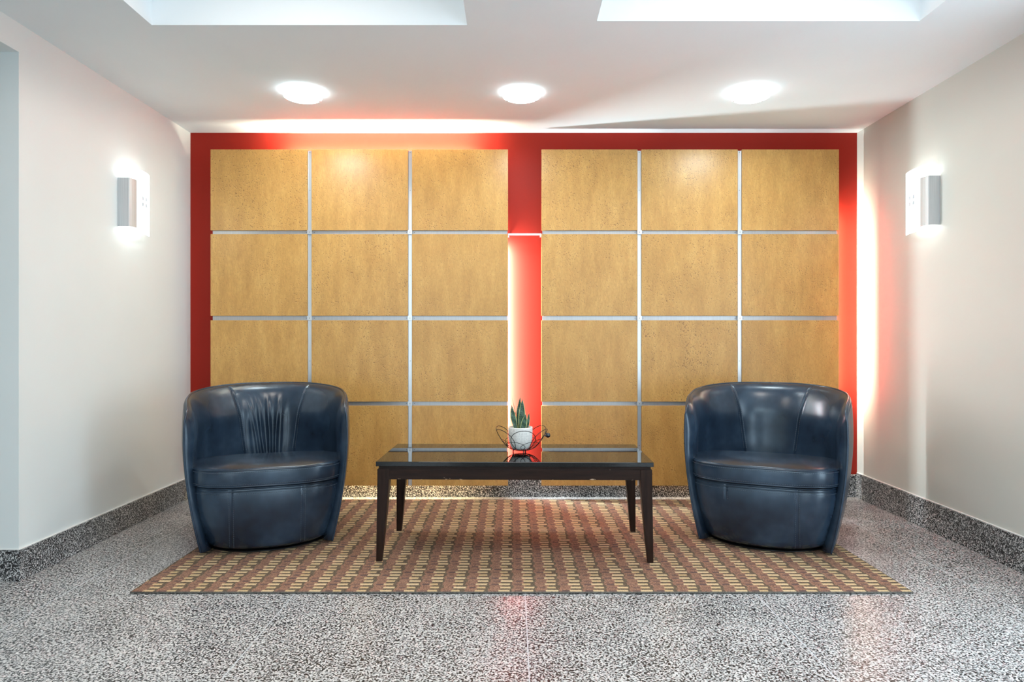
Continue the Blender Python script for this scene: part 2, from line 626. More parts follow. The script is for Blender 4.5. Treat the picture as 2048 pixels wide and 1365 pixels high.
# ceiling with two coffers
cofs = [(-1.58, -0.199, -3.25, -1.562), (0.365, 1.76, -3.25, -1.60)]
bm = bmesh.new()
xs = sorted([XL - 0.22, XR + 0.2] + [c[0] for c in cofs] + [c[1] for c in cofs])
for i in range(len(xs) - 1):
    a, b = xs[i], xs[i + 1]
    hit = [c for c in cofs if abs(c[0] - a) < 1e-6 and abs(c[1] - b) < 1e-6]
    if hit:
        c = hit[0]
        box(bm, a, b, YF - 0.1, c[2], ZC, ZC + 0.36)
        box(bm, a, b, c[3], 0.2, ZC, ZC + 0.36)
        box(bm, a, b, c[2], c[3], ZC + 0.30, ZC + 0.36)
    else:
        box(bm, a, b, YF - 0.1, 0.2, ZC, ZC + 0.36)
box(bm, OPX - 0.1, XL - 0.22, OPY - 0.05, JY + 0.05, OPZ, OPZ + 0.1)
struct(link_mesh('ceiling', bm, M_ceil))

# skirting in a darkened copy of the floor's terrazzo
def skirting(name, x0, x1, y0, y1, z):
    b_ = bmesh.new()
    box(b_, x0, x1, y0, y1, 0.0, z, 0.003)
    return struct(link_mesh(name, b_, M_base))


skirting('baseboard_back', XL, XR, -0.016, 0.0, 0.150)
skirting('baseboard_left', XL, XL + 0.014, JY - 0.014, -0.016, 0.134)
skirting('baseboard_right', XR - 0.014, XR, -2.2, -0.016, 0.160)
skirting('baseboard_passage', OPX, XL, JY - 0.014, JY, 0.134)
def caulk(name, x0, x1, y0, y1, z):
    b_ = bmesh.new()
    box(b_, x0, x1, y0, y1, z, z + 0.005, 0.0015)
    return struct(link_mesh(name, b_, M_white))


caulk('trim_1', XL, XL + 0.008, JY - 0.008, -0.01, 0.134)
caulk('trim_2', XR - 0.008, XR, -2.2, -0.01, 0.160)
caulk('trim_3', OPX, XL, JY - 0.006, JY, 0.134)

# glazed entrance front behind the camera
bm = bmesh.new()
box(bm, XL, XR, YF - 0.1, YF, 2.30, ZC)
box(bm, XL, XR, YF - 0.1, YF, 0.0, 0.12)
box(bm, -1.05, 1.20, YF - 0.1, YF, 0.12, 2.30)
struct(link_mesh('wall_front', bm, M_wall_l))
bm = bmesh.new()
for x in (XL + 0.03, -1.08, 1.23, XR - 0.03):
    box(bm, x - 0.03, x + 0.03, YF - 0.08, YF - 0.02, 0.12, 2.30)
wf = struct(link_mesh('window_1', bm, M_alu2))
m_, nt_, p_ = new_mat('clear_glass')
tr = nt_.nodes.new('ShaderNodeBsdfTransparent')
gl = nt_.nodes.new('ShaderNodeBsdfGlossy')
gl.inputs['Roughness'].default_value = 0.02
mx = nt_.nodes.new('ShaderNodeMixShader')
mx.inputs[0].default_value = 0.07
L(nt_, tr.outputs[0], mx.inputs[1])
L(nt_, gl.outputs[0], mx.inputs[2])
L(nt_, mx.outputs[0], nt_.nodes['Material Output'].inputs[0])
bm = bmesh.new()
box(bm, XL, -1.05, YF - 0.053, YF - 0.047, 0.12, 2.30)
box(bm, 1.20, XR, YF - 0.053, YF - 0.047, 0.12, 2.30)
link_mesh('pane', bm, m_, wf)
bm = bmesh.new()
for y in (-4.18, -3.2, -2.22):
    box(bm, XR + 0.04, XR + 0.09, y - 0.025, y + 0.025, 0.0, 2.2)
for z in (0.03, 2.17):
    box(bm, XR + 0.042, XR + 0.088, -4.18, -2.22, z - 0.03, z + 0.03)
wf2 = struct(link_mesh('window_2', bm, M_alu2))
bm = bmesh.new()
box(bm, XR + 0.062, XR + 0.068, -4.18, -2.22, 0.06, 2.14)
link_mesh('pane', bm, m_, wf2)


# ------------------------------------------------------------------ panelling on the red wall
PY = -0.10                                    # front face of the panels
PPM = F / (abs(CAMY) + PY)                    # pixels per metre in that plane


def px2x(px):
    return (px - 1025) / PPM


def py2z(py):
    return CAMZ + (679 - py) / PPM


cols = [[(421, 615), (623, 816), (824, 1016)], [(1083, 1275), (1283, 1475.5), (1484, 1678)]]
rows = [(299, 461), (468.5, 632), (641, 804), (812, 972)]
rown = ['top row', 'second row down', 'third row down', 'bottom row']
coln = [['outer column', 'middle column', 'inner column'], ['inner column', 'middle column', 'outer column']]
grpn = ['creased armchair', 'smooth armchair']
extra = {(0, 0, 0): 'clusters of dark flecks', (0, 1, 0): 'a ceiling lamp sheen along its top', (0, 2, 0): 'a pale sheen at its upper corner'}
for g in range(2):
    for ci, (a, b) in enumerate(cols[g]):
        for ri, (t, u) in enumerate(rows):
            x0, x1, z1, z0 = px2x(a), px2x(b), py2z(t), py2z(u)
            cx, cz = (x0 + x1) / 2, (z0 + z1) / 2
            bm = bmesh.new()
            box(bm, x0 - cx, x1 - cx, 0.0, 0.018, z0 - cz, z1 - cz, 0.0012)
            o = link_mesh('wood_panel', bm, M_maple, loc=(cx, PY, cz))
            tag(o, "speckled maple wall panel, %s, %s of the block behind the %s" % (rown[ri], coln[g][ci], grpn[g]), 'wall panel',
                "bird's-eye maple panels on the red wall")

def screw(x, y, z, r, parent):
    b_ = bmesh.new()
    r_ = bmesh.ops.create_cone(b_, cap_ends=True, segments=8, radius1=r, radius2=r * 0.85, depth=0.002)
    bmesh.ops.rotate(b_, verts=r_['verts'], cent=(0, 0, 0), matrix=Matrix.Rotation(radians(90), 3, 'X'))
    bmesh.ops.translate(b_, verts=r_['verts'], vec=(x, y, z))
    return link_mesh('screw', b_, M_screw, parent)


for g in range(2):
    cs = cols[g]
    fr = thing('rail_frame', 'aluminium rail grid between the wood panels behind the ' + grpn[g], 'metal frame',
               (px2x((cs[0][0] + cs[2][1]) / 2), 0, 0), 0, 'aluminium rail grids behind the panels')
    ox = fr.location.x
    vx = [px2x((cs[0][1] + cs[1][0]) / 2) - ox, px2x((cs[1][1] + cs[2][0]) / 2) - ox]
    zt, zb = py2z(301), py2z(972)
    for x in vx:
        bm = bmesh.new()
        box(bm, x - 0.0185, x + 0.0185, -0.0813, -0.0745, zb, zt)
        box(bm, x - 0.0113, x + 0.0113, -0.0905, -0.0813, zb, zt)
        box(bm, x - 0.0113, x - 0.0085, -0.0945, -0.0905, zb, zt)
        box(bm, x + 0.0085, x + 0.0113, -0.0945, -0.0905, zb, zt)
        for zz in (zb + 0.12, (zb + zt) / 2 + 0.05, zt - 0.15):   # stand-offs to the wall
            box(bm, x - 0.012, x + 0.012, -0.075, 0.0, zz, zz + 0.02)
        vr = link_mesh('vertical_rail', bm, M_alu, fr)
        for zz in [py2z(304.5)] + [py2z((t + u) / 2) for t, u in rows]:
            screw(x, -0.0913, zz, 0.0023, vr)
    hx0, hx1 = px2x(cs[0][0] + 2) - ox, px2x(cs[2][1] - 1) - ox
    for k in range(3):
        zc = py2z((rows[k][1] + rows[k + 1][0]) / 2)
        bm = bmesh.new()
        box(bm, hx0, hx1, -0.0815, -0.0735, zc - 0.018, zc + 0.018, 0.0008)
        hr = link_mesh('horizontal_rail', bm, M_alu_h, fr)
        for x in vx:
            bm = bmesh.new()
            box(bm, x - 0.0145, x + 0.0145, -0.1030, -0.1003, zc - 0.0145, zc + 0.0145, 0.0008)
            box(bm, x - 0.006, x + 0.006, -0.1003, -0.0905, zc - 0.006, zc + 0.006)
            pl = link_mesh('connector_plate', bm, M_alu, fr)
            screw(x, -0.1038, zc, 0.0027, pl)
            for sx in (-0.026, 0.026):
                screw(x + sx, -0.0825, zc, 0.0027, hr)
# flat bar bridging the red slot
bm = bmesh.new()
box(bm, px2x(1016.3), px2x(1082.7), -0.0885, -0.0850, py2z(470.5), py2z(466.5))
for xx in (px2x(1017), px2x(1082)):
    box(bm, xx - 0.004, xx + 0.004, -0.085, 0.0, py2z(470.5), py2z(466.5))
tag(link_mesh('bridging_bar', bm, M_alu), 'thin metal bar crossing the red slot between the two panel blocks', 'metal bar')


# ------------------------------------------------------------------ ceiling lamps
def ceiling_lamp(x, y, label, drop=0.030, r=0.105):
    t = thing('ceiling_light', label, 'ceiling light', (x, y, ZC), 0, 'round ceiling lights above the seating')
    bm = bmesh.new()
    lathe(bm, [(0, 0), (r * 0.80, 0), (r * 0.80, -0.012), (0, -0.012)], 40)
    link_mesh('mounting_plate', bm, M_alu2, t, True)
    bm = bmesh.new()
    prof = [(r, -drop), (r * 0.985, -drop - 0.004), (r * 0.9, -drop - 0.009), (r * 0.7, -drop - 0.014), (r * 0.45, -drop - 0.018),
            (r * 0.2, -drop - 0.020), (0, -drop - 0.0205)]
    prof_in = [(max(0, a - 0.003), b + 0.004) for a, b in prof]
    lathe(bm, prof + prof_in[::-1], 48)
    bmesh.ops.remove_doubles(bm, verts=bm.verts, dist=1e-6)
    link_mesh('glass_dish', bm, M_dish, t, True)
    bm = bmesh.new()
    pts = [(r * cos(a), r * sin(a), -drop + 0.001) for a in [2 * pi * k / 64 for k in range(64)]]
    tube(bm, pts, 0.0016, 6, closed=True)
    link_mesh('rim', bm, M_alu2, t, True)
    for k in range(3):
        a = radians(270 + 120 * k)
        bm = bmesh.new()
        sx, sy = (r * 0.88) * cos(a), (r * 0.88) * sin(a)
        lathe(bm, [(0, -0.001), (0.003, -0.001), (0.003, -drop - 0.009), (0.0042, -drop - 0.0095), (0.0042, -drop - 0.0125), (0, -drop - 0.0135)], 12, sx, sy)
        link_mesh('stud', bm, M_chrome, t, True)
    return t


def lamp_xy(px, py):
    d = F * (ZC - 0.03 - CAMZ) / (679 - py)
    return (px - 1025) * d / F, CAMY + d


for px, py, lb, dr in ((606, 194, 'round glass ceiling light above the armchair with the creased back', 0.028),
                       (1043, 196, 'round glass ceiling light above the coffee table, middle of three', 0.020),
                       (1501, 194, 'round glass ceiling light above the smooth-backed armchair', 0.028)):
    x, y = lamp_xy(px, py)
    ceiling_lamp(x, y, lb, dr)


# ------------------------------------------------------------------ wall sconces (built for the left wall, mirrored for the right)
def sconce(wx, sgn, yc, label):
    """wx wall plane, sgn +1 = sticks out towards +x; yc = y of the near edge of the metal channel"""
    t = thing('wall_sconce', label, 'wall lamp', (wx, yc, 1.80), 0, 'wall sconces facing each other')

    def X(a):
        return sgn * a
    z0, z1 = -0.134, 0.131
    bm = bmesh.new()                          # back plate
    box(bm, min(X(0), X(0.006)), max(X(0), X(0.006)), 0.03, 0.19, -0.10, 0.10, 0.002)
    link_mesh('back_plate', bm, M_white, t)
    bm = bmesh.new()                          # bent metal channel: side cheek then front strip
    th = 0.0025
    prof = [(0.0, 0.0), (0.030, 0.0), (0.0585, 0.001), (0.0615, 0.004), (0.0665, 0.020), (0.0690, 0.040), (0.0690, 0.058), (0.0675, 0.066)]
    inner = [(0.0, 0.0 + th), (0.030, th), (0.0565, 0.0035), (0.059, 0.006), (0.064, 0.021), (0.0665, 0.040), (0.0665, 0.058), (0.065, 0.066)]
    loop = prof + inner[::-1]
    lo = [bm.verts.new((X(a), b, z0)) for a, b in loop]
    hi = [bm.verts.new((X(a), b, z1)) for a, b in loop]
    n = len(loop)
    for k in range(n):
        bm.faces.new((lo[k], lo[(k + 1) % n], hi[(k + 1) % n], hi[k]))
    h = len(prof)
    for ring in (lo, hi):
        for k in range(h - 1):
            bm.faces.new((ring[k], ring[k + 1], ring[n - 2 - k], ring[n - 1 - k]))
    link_mesh('metal_channel', bm, M_alu2, t)
    bm = bmesh.new()                          # curved opal glass
    nn = 18
    gz0, gz1 = -0.155, 0.198

    def gp(u, off):
        y = 0.020 + 0.222 * u
        return X(0.050 + 0.014 * sin(pi * (0.15 + 0.60 * u)) + off - 0.020 * u ** 3), y
    rings = []
    for i in range(nn + 1):
        u = i / nn
        a, b = gp(u, 0), gp(u, 0.004)
        rings.append([bm.verts.new((a[0], a[1], gz0)), bm.verts.new((b[0], b[1], gz0)), bm.verts.new((b[0], b[1], gz1)), bm.verts.new((a[0], a[1], gz1))])
    for i in range(nn):
        for k in range(4):
            bm.faces.new((rings[i][k], rings[i][(k + 1) % 4], rings[i + 1][(k + 1) % 4], rings[i + 1][k]))
    bm.faces.new(rings[0])
    bm.faces.new(rings[-1])
    link_mesh('glass_shade', bm, M_glow, t, True)
    for uy in (0.50, 0.70):
        for uz in (0.000, 0.034):
            bm = bmesh.new()
            a, b = gp(uy - 0.045, 0.0048), gp(uy + 0.045, 0.0048)
            q = [bm.verts.new((p_[0], p_[1], zz)) for p_, zz in ((a, uz), (b, uz), (b, uz + 0.021), (a, uz + 0.021))]
            bm.faces.new(q)
            bmesh.ops.solidify(bm, geom=list(bm.faces), thickness=0.0006)
            link_mesh('square_inset', bm, M_inset, t)
    # the lamp inside
    for zz in (-0.11, 0.11):
        ld = bpy.data.lights.new('sconce_bulb', 'POINT')
        ld.energy = 0.18
        ld.shadow_soft_size = 0.018
        ld.color = (0.96, 1.0, 0.96)
        lo_ = bpy.data.objects.new('sconce_bulb', ld)
        COL.objects.link(lo_)
        lo_.parent = t
        lo_.location = (X(0.030), 0.055, zz)
    return t


sconce(XL, 1, -0.838, 'curved white glass wall sconce with metal channel on the pale left wall')
sconce(XR, -1, -0.883, 'curved white glass wall sconce with metal channel on the warm right wall')

# ------------------------------------------------------------------ rug
bm = bmesh.new()
RX0, RX1, RY0, RY1 = -1.575, 1.650, -1.735, -0.115
box(bm, RX0, RX1, RY0, RY1, 0.0, 0.009, 0.002)
rug = thing('area_rug', 'rust, gold and olive woven rug under the armchairs and coffee table', 'rug', (0.045, RY0, 0))
rb = link_mesh('pile', bm, M_rug, rug, loc=(-0.045, -RY0, 0))
rb.location = (0, 0, 0)
for v in rb.data.vertices:
    v.co.x -= 0.045
    v.co.y -= RY0
bm = bmesh.new()
pts = [(RX0, RY0), (RX1, RY0), (RX1, RY1), (RX0, RY1)]
pp = []
for i in range(4):
    a, b = Vector((*pts[i], 0.0046)), Vector((*pts[(i + 1) % 4], 0.0046))
    for k in range(12):
        pp.append(a.lerp(b, k / 12) - Vector((0.045, RY0, 0)))
tube(bm, pp, 0.0043, 6, closed=True)
link_mesh('bound_edge', bm, M_rug_edge, rug, True)


# ------------------------------------------------------------------ armchairs
def armchair(name, label, loc, rotz, creased):
    rnd = random.Random(5 if creased else 9)
    root = thing(name, label, 'armchair', loc, rotz, 'navy leather tub armchairs')
    A, B, YE, XE = 0.414, 0.402, -0.335, 0.955
    # outer plan path, back centre to front arm end (right half), resampled by length
    raw = []
    for k in range(81):
        a = (pi / 2) * k / 80
        raw.append(Vector((A * sin(a) ** 0.94, B * cos(a) ** 0.94 if k < 80 else 0.0)))
    for k in range(1, 41):
        t = k / 40
        raw.append(Vector((A * (1 - (1 - XE) * t ** 2 * 2.0), YE * t)))
    acc = [0.0]
    for p, q in zip(raw, raw[1:]):
        acc.append(acc[-1] + (q - p).length)
    LEN = acc[-1]

    def half(s):
        s = max(0.0, min(LEN, s))
        for i in range(len(acc) - 1):
            if acc[i + 1] >= s:
                f = (s - acc[i]) / max(1e-9, acc[i + 1] - acc[i])
                p = raw[i].lerp(raw[i + 1], f)
                return p
        return raw[-1]

    def plan(s):                               # s signed length
        p = half(abs(s))
        return Vector((p.x if s >= 0 else -p.x, p.y))

    def nrm(s):
        e = 0.012
        t = plan(min(LEN, s + e)) - plan(max(-LEN, s - e))
        t.normalize()
        return Vector((-t.y, t.x)) * (1 if True else -1)   # outward

    z0 = 0.014

    def K(z):
        if z < 0.55:
            return 1 - 0.195 * ((0.55 - z) / 0.55) ** 1.75
        return 1 - 0.035 * ((z - 0.55) / 0.24) ** 2

    def H(s):
        a = abs(s) / LEN
        h = 0.785 - 0.052 * sm(0.10, 0.95, a) * (0.75 + 0.25 * a)
        r = 0.22
        dd = LEN - abs(s)
        if dd < r:
            h -= 0.080 * (1 - math.sqrt(max(0, 1 - ((r - dd) / r) ** 2.2)))
        return h

    def frontlean(z):                           # arm front edge leans back a little towards the floor
        return 1.0

    def wv(s):
        e = 0.11
        dd = LEN - abs(s)
        return 1.0 if dd >= e else math.sqrt(max(0.0, 1 - ((e - dd) / e) ** 2.0))

    def outer(s, z):
        h = H(s)
        p = plan(s)
        n = nrm(s)
        k = K(z)
        q2 = max(0.0, (z - (h - 0.055)) / 0.055)
        o = wv(s) * 0.014 * (1 - math.sqrt(max(0, 1 - min(1, q2) ** 2)))
        x, y = p.x * k, p.y * (0.45 * 1 + 0.55 * k if p.y < 0 else k)
        return Vector((x - n.x * o, y - n.y * o, z))

    SE = 0.262                            # seam position along the back

    def SEZ(z):
        return SE + 0.17 * (z - 0.74)

    def thick(s, z):
        a = abs(s) / LEN
        base = 0.118 * (1 - sm(0.30, 0.78, a)) + 0.060 * sm(0.30, 0.78, a)
        lean = 0.035 * (1 - sm(0.42, 0.75, z)) * (1 - sm(0.3, 0.7, a))
        th = base + lean
        h = H(s)
        q = max(0.0, min(1.0, (z - (h - 0.15)) / 0.15))
        th = 0.014 + (th - 0.014) * math.sqrt(max(0, 1 - q ** 2.2))
        th += 0.012 * math.exp(-((z - 0.60) / 0.09) ** 2) * (1 - q)
        # roll off at the arm front
        th *= wv(s)
        # seams
        for sg in (-SE, SE):
            th -= 0.0075 * math.exp(-((s - (SEZ(z) if sg > 0 else -SEZ(z))) / 0.0065) ** 2) * (1 - 0.4 * q)
        if creased:
            zz = z
            fade = sm(0.30, 0.50, zz) * (1 - sm(0.70, 0.78, zz)) if False else (1 - sm(0.56, 0.75, zz))
            for c0, lean_, amp, wd in ((-0.165, -0.10, 0.005, 0.020), (-0.112, -0.22, 0.009, 0.017), (-0.058, -0.18, 0.012, 0.017),
                                       (-0.004, -0.04, 0.015, 0.016), (0.050, 0.03, 0.013, 0.018), (0.108, 0.08, 0.006, 0.024)):
                c = c0 + lean_ * (zz - 0.50) + 0.004 * sin(zz * 17 + c0 * 60)
                th += amp * fade * math.exp(-abs((s - c) / wd) ** 2.0)
        return th

    def inner(s, z):
        o = outer(s, z)
        h = H(s)
        # remove the outer rounding, then apply inner offset
        p = plan(s)
        n = nrm(s)
        k = K(z)
        x, y = p.x * k, p.y * (0.45 + 0.55 * k if p.y < 0 else k)
        t = thick(s, z)
        dd = LEN - abs(s)
        return Vector((x - n.x * t, y - n.y * t, z))

    zi = 0.27

    def topz(s, j, n, lo):
        """sample heights packed towards the top rim"""
        u = j / (n - 1)
        h = H(s)
        return lo + (h - lo) * (1 - (1 - u) ** 1.9)

    NS = 151
    ss = [LEN * (-1 + 2 * i / (NS - 1)) for i in range(NS)]
    # denser at the ends
    ss = [LEN * (1 if a >= 0 else -1) * (1 - (1 - abs(a) / LEN) ** 1.25) for a in ss]
    bm = bmesh.new()
    n1, n2 = 34, 46
    # outer shell + hidden lower inner skin
    grid(bm, lambda i, j: outer(ss[i], topz(ss[i], j, n1, z0)), NS, n1)
    grid(bm, lambda i, j: (inner(ss[i], z0 + (zi - z0) * j / 5)), NS, 6)
    grid(bm, lambda i, j: (outer(ss[i], z0) if j == 0 else inner(ss[i], z0)), NS, 2)
    bmesh.ops.remove_doubles(bm, verts=bm.verts, dist=0.0004)
    link_mesh('outer_shell', bm, M_leather, root, True)

    def inner_part(nm, a, b, n):
        bm_ = bmesh.new()
        sl = [a + (b - a) * i / (n - 1) for i in range(n)]
        if b >= LEN - 1e-6:
            sl = [a + (b - a) * (1 - (1 - i / (n - 1)) ** 1.35) for i in range(n)]
        if a <= -LEN + 1e-6:
            sl = [b + (a - b) * (1 - (1 - i / (n - 1)) ** 1.35) for i in range(n)][::-1]
        def fn(i, j):
            t = sl[i]
            q = SEZ(topz(t, j, n2, zi))
            s = t * q / SE if abs(t) <= SE + 1e-9 else (1 if t > 0 else -1) * (LEN - (LEN - abs(t)) * (LEN - q) / (LEN - SE))
            return inner(s, topz(s, j, n2, zi))
        grid(bm_, fn, n, n2)
        bmesh.ops.remove_doubles(bm_, verts=bm_.verts, dist=0.0003)
        return link_mesh(nm, bm_, M_leather, root, True)

    back = inner_part('backrest', -SE, SE, 121)
    arms = [inner_part('armrest', -LEN, -SE, 70), inner_part('armrest', SE, LEN, 70)]

    # stitched threads
    def stitches(nm, line, parent, r=0.0009, dash=0.0062, gap=0.0042):
        bm_ = bmesh.new()
        acc_ = 0.0
        pts_ = line
        seglen = [0.0]
        for p, q in zip(pts_, pts_[1:]):
            seglen.append(seglen[-1] + (q - p).length)
        tot = seglen[-1]

        def at(d):
            for i in range(len(seglen) - 1):
                if seglen[i + 1] >= d:
                    f = (d - seglen[i]) / max(1e-9, seglen[i + 1] - seglen[i])
                    return pts_[i].lerp(pts_[i + 1], f)
            return pts_[-1]
        d = 0.0
        while d + dash < tot:
            tube(bm_, [at(d), at(d + dash)], r, 5)
            d += dash + gap
        return bm_

    def add_stitch(lines, parent):
        for ln in lines:
            link_mesh('stitching', stitches('s', ln, parent), M_thread, parent)

    def raise_in(s, z, e=0.0008):
        v = inner(s, z)
        n = nrm(s)
        return Vector((v.x - n.x * e, v.y - n.y * e, v.z))

    def raise_out(s, z, e=0.0008):
        v = outer(s, z)
        n = nrm(s)
        return Vector((v.x + n.x * e, v.y + n.y * e, v.z))
    lines = []
    for sg in (-1, 1):
        for off in (-0.012, 0.012):
            ln = []
            for k in range(50):
                z = 0.42 + (H(SE) - 0.012 - 0.42) * k / 49
                s = sg * SEZ(z) + off
                ln.append(raise_in(s, z))
            lines.append(ln)
    add_stitch(lines, back)
    # double welts down the front edge of each arm
    for sg, arm in ((-1, arms[0]), (1, arms[1])):
        for off, rr in ((0.0, 0.0048), (0.014, 0.0036)):
            bm = bmesh.new()
            ln = []
            zt_ = H(LEN - off) - off
            for k in range(60):
                ln.append(raise_out(sg * (LEN - off), z0 + (zt_ - z0) * k / 59, -0.001))
            for k in range(1, 90):               # over the rounded corner and on along the rim
                s = (LEN - off) * (1 - (k / 89) ** 1.5)
                ln.append(raise_out(sg * s, H(s) - off, -0.001))
            tube(bm, ln, rr, 8)
            link_mesh('welt', bm, M_leather, arm, True)
        lines = []
        for off in (0.006, 0.024):
            ln = [raise_out(sg * (LEN - off), z0 + 0.01 + (H(LEN - off) - off - 0.01 - z0) * k / 49, 0.0012) for k in range(50)]
            for k in range(1, 80):
                s = (LEN - off) * (1 - k / 79)
                ln.append(raise_out(sg * s, H(s) - off, 0.0012))
            lines.append(ln)
        add_stitch(lines, arm)
    # rim seam line along the outer top edge
    # seat cushion
    cy, ca, cb = -0.075, 0.362, 0.345

    def sup(a_, n, ax, by):
        c, s_ = cos(a_), sin(a_)
        return ax * (abs(c) ** (2 / n)) * (1 if c >= 0 else -1), by * (abs(s_) ** (2 / n)) * (1 if s_ >= 0 else -1)
    bm = bmesh.new()
    prof = [(0.0, 0.336), (0.6, 0.336), (0.90, 0.336), (0.975, 0.3365), (0.990, 0.339), (0.997, 0.344), (1.004, 0.357), (1.008, 0.380), (1.006, 0.404), (0.999, 0.420), (0.990, 0.4255),
            (0.972, 0.4285), (0.93, 0.4325), (0.86, 0.437), (0.74, 0.441), (0.55, 0.444), (0.3, 0.446), (0.0, 0.4465)]
    NA = 128

    def cfn(i, j):
        x, y = sup(2 * pi * i / NA, 4.2, ca, cb)
        q, z = prof[j]
        x, y = x * q, y * q
        if y < 0:                               # gently bowed front
            y *= 1.0 + 0.02
            y += 0.030 * (x / ca) ** 2
        z -= 0.045 * sm(-0.08, 0.36, y) * (1 if j > 5 else 0.5)
        # arms squeeze the rear
        x *= 1 - 0.11 * sm(0.0, 0.3, y)
        if 3 < j:
            z += 0.0022 * sin(x * 23 + 1.3) * cos(y * 17) * (1 if j > 9 else 0.3)
            if creased:
                z -= 0.010 * sm(0.1, 0.36, x) * 0 + 0.006 * math.exp(-((x - 0.05) / 0.13) ** 2 - ((y + 0.1) / 0.18) ** 2)
        return Vector((x, y + cy, z))
    grid(bm, cfn, NA, len(prof), closed_u=True)
    bmesh.ops.remove_doubles(bm, verts=bm.verts, dist=0.0004)
    cu = link_mesh('seat_cushion', bm, M_leather, root, True)
    bm = bmesh.new()
    for jj in (5, 9):
        tube(bm, [cfn(i, jj) for i in range(NA)], 0.0032, 6, closed=True)
    link_mesh('welt', bm, M_leather, cu, True)
    lines = []
    for zz, q in ((0.353, 1.0075), (0.411, 1.0080)):
        ln = []
        for k in range(70):
            a_ = -pi + 0.12 + (pi - 0.24) * k / 69
            x, y = sup(a_, 4.2, ca, cb)
            x, y = x * q, y * q
            y *= 1.02
            y += 0.030 * (x / ca) ** 2
            ln.append(Vector((x, y + cy - 0.001, zz)))
        lines.append(ln)
    add_stitch(lines, cu)

    # front panel / lower body
    bm = bmesh.new()
    fa, fy, fb = 0.368, -0.03, 0.378
    fz0, fz1 = 0.027, 0.334
    NZ = 22

    def ffn(i, j, lift=0.0):
        a_ = 2 * pi * i / NA
        return fpt(a_, j / (NZ - 1), lift)

    def fpt(a_, v, lift=0.0):
        z = fz0 + (fz1 - fz0) * v
        n = 2.35 + 1.7 * v
        bul = 1.0 - 0.115 * (1 - v) ** 1.9 - 0.03 * max(0, (v - 0.72) / 0.28) ** 2.2
        if v < 0.07:
            bul -= 0.035 * (1 - v / 0.07) ** 1.5
        x, y = sup(a_, n, fa, fb)
        x, y = x * (bul + lift / fa), y * (1.015 * bul + lift / fb)
        if y < 0:
            y += 0.02 * v * (x / fa) ** 2
        else:
            x *= 0.84
            y *= 0.80
        # vertical seams
        if y < 0:
            for xc in (-0.165, 0.160):
                y += 0.0045 * math.exp(-((x - xc) / 0.005) ** 2) * (1 if creased or xc > 0 else sm(0.70, 0.80, v))
        return Vector((x, y + fy, z))
    # use finer angular samples on the front
    angs = [-pi + pi * k / 220 for k in range(221)] + [pi * k / 50 for k in range(1, 50)]
    grid(bm, lambda i, j: fpt(angs[i], j / (NZ - 1)), len(angs), NZ, closed_u=True)
    bm.verts.ensure_lookup_table()
    nA = len(angs)
    bot = [bm.verts[i * NZ] for i in range(nA)]
    top = [bm.verts[i * NZ + NZ - 1] for i in range(nA)]
    bm.faces.new(bot)
    bm.faces.new(top)
    fp = link_mesh('front_panel', bm, M_leather, root, True)
    bm = bmesh.new()
    for v_, r_ in ((0.985, 0.0042), (0.945, 0.0032)):
        tube(bm, [fpt(-pi + 0.10 + (pi - 0.20) * k / 90, v_, 0.0) for k in range(91)], r_, 6)
    link_mesh('welt', bm, M_leather, fp, True)
    lines = [[fpt(-pi + 0.12 + (pi - 0.24) * k / 90, 0.905, 0.0014) for k in range(91)]]

    def ang_at(xt, v):
        best = min(range(221), key=lambda k: abs(fpt(angs[k], v).x - xt))
        return angs[best]
    for xc in (-0.165, 0.160):
        for off in (-0.0095, 0.0095):
            ln = []
            for k in range(40):
                v_ = (0.04 if creased or xc > 0 else 0.74) + (0.84 if creased or xc > 0 else 0.14) * k / 39
                lo_a, hi_a = -pi, 0.0
                tgt = xc + off
                for _ in range(24):
                    mid = (lo_a + hi_a) / 2
                    if fpt(mid, v_).x < tgt:
                        lo_a = mid
                    else:
                        hi_a = mid
                ln.append(fpt((lo_a + hi_a) / 2, v_, 0.0010))
            lines.append(ln)
    add_stitch(lines, fp)
    # swivel base
    bm = bmesh.new()
    lathe(bm, [(0, 0.0), (0.325, 0.0), (0.329, 0.002), (0.329, 0.005), (0.325, 0.008), (0.20, 0.010), (0.20, 0.034), (0, 0.034)], 72)
    link_mesh('swivel_base', bm, M_black, root, True)
    return root


armchair('armchair', 'navy leather tub armchair with deep vertical creases in its backrest', (-1.304, -0.892, 0.0096), radians(19), True)
armchair('armchair', 'navy leather tub armchair with a smooth uncreased backrest', (1.364, -0.892, 0.0096), radians(-24), False)


# ------------------------------------------------------------------ coffee table
tb = thing('coffee_table', 'long dark wood coffee table with glossy black top and chipped tapered legs', 'coffee table',
           (0.013, -1.100, 0.0096), radians(-1.0))
HX, HY = 0.647, 0.275
bm = bmesh.new()
box(bm, -HX, HX, -HY, HY, 0.447, 0.4685, 0.0018)
link_mesh('table_top', bm, M_gloss, tb)
bm = bmesh.new()
box(bm, -HX + 0.012, HX - 0.012, -HY + 0.012, HY - 0.012, 0.432, 0.447)
link_mesh('neck', bm, M_wood_apron, tb)
bm = bmesh.new()
AX, AY = HX - 0.006, HY - 0.006
t_ = 0.02
box(bm, -AX + 0.05, AX - 0.05, -AY + 0.003, -AY + 0.003 + t_, 0.384, 0.432, 0.001)
box(bm, -AX + 0.05, AX - 0.05, AY - 0.003 - t_, AY - 0.003, 0.384, 0.432, 0.001)
box(bm, -AX + 0.003, -AX + 0.003 + t_, -AY + 0.05, AY - 0.05, 0.384, 0.432, 0.001)
box(bm, AX - 0.003 - t_, AX - 0.003, -AY + 0.05, AY - 0.05, 0.384, 0.432, 0.001)
link_mesh('apron', bm, M_wood_apron, tb)
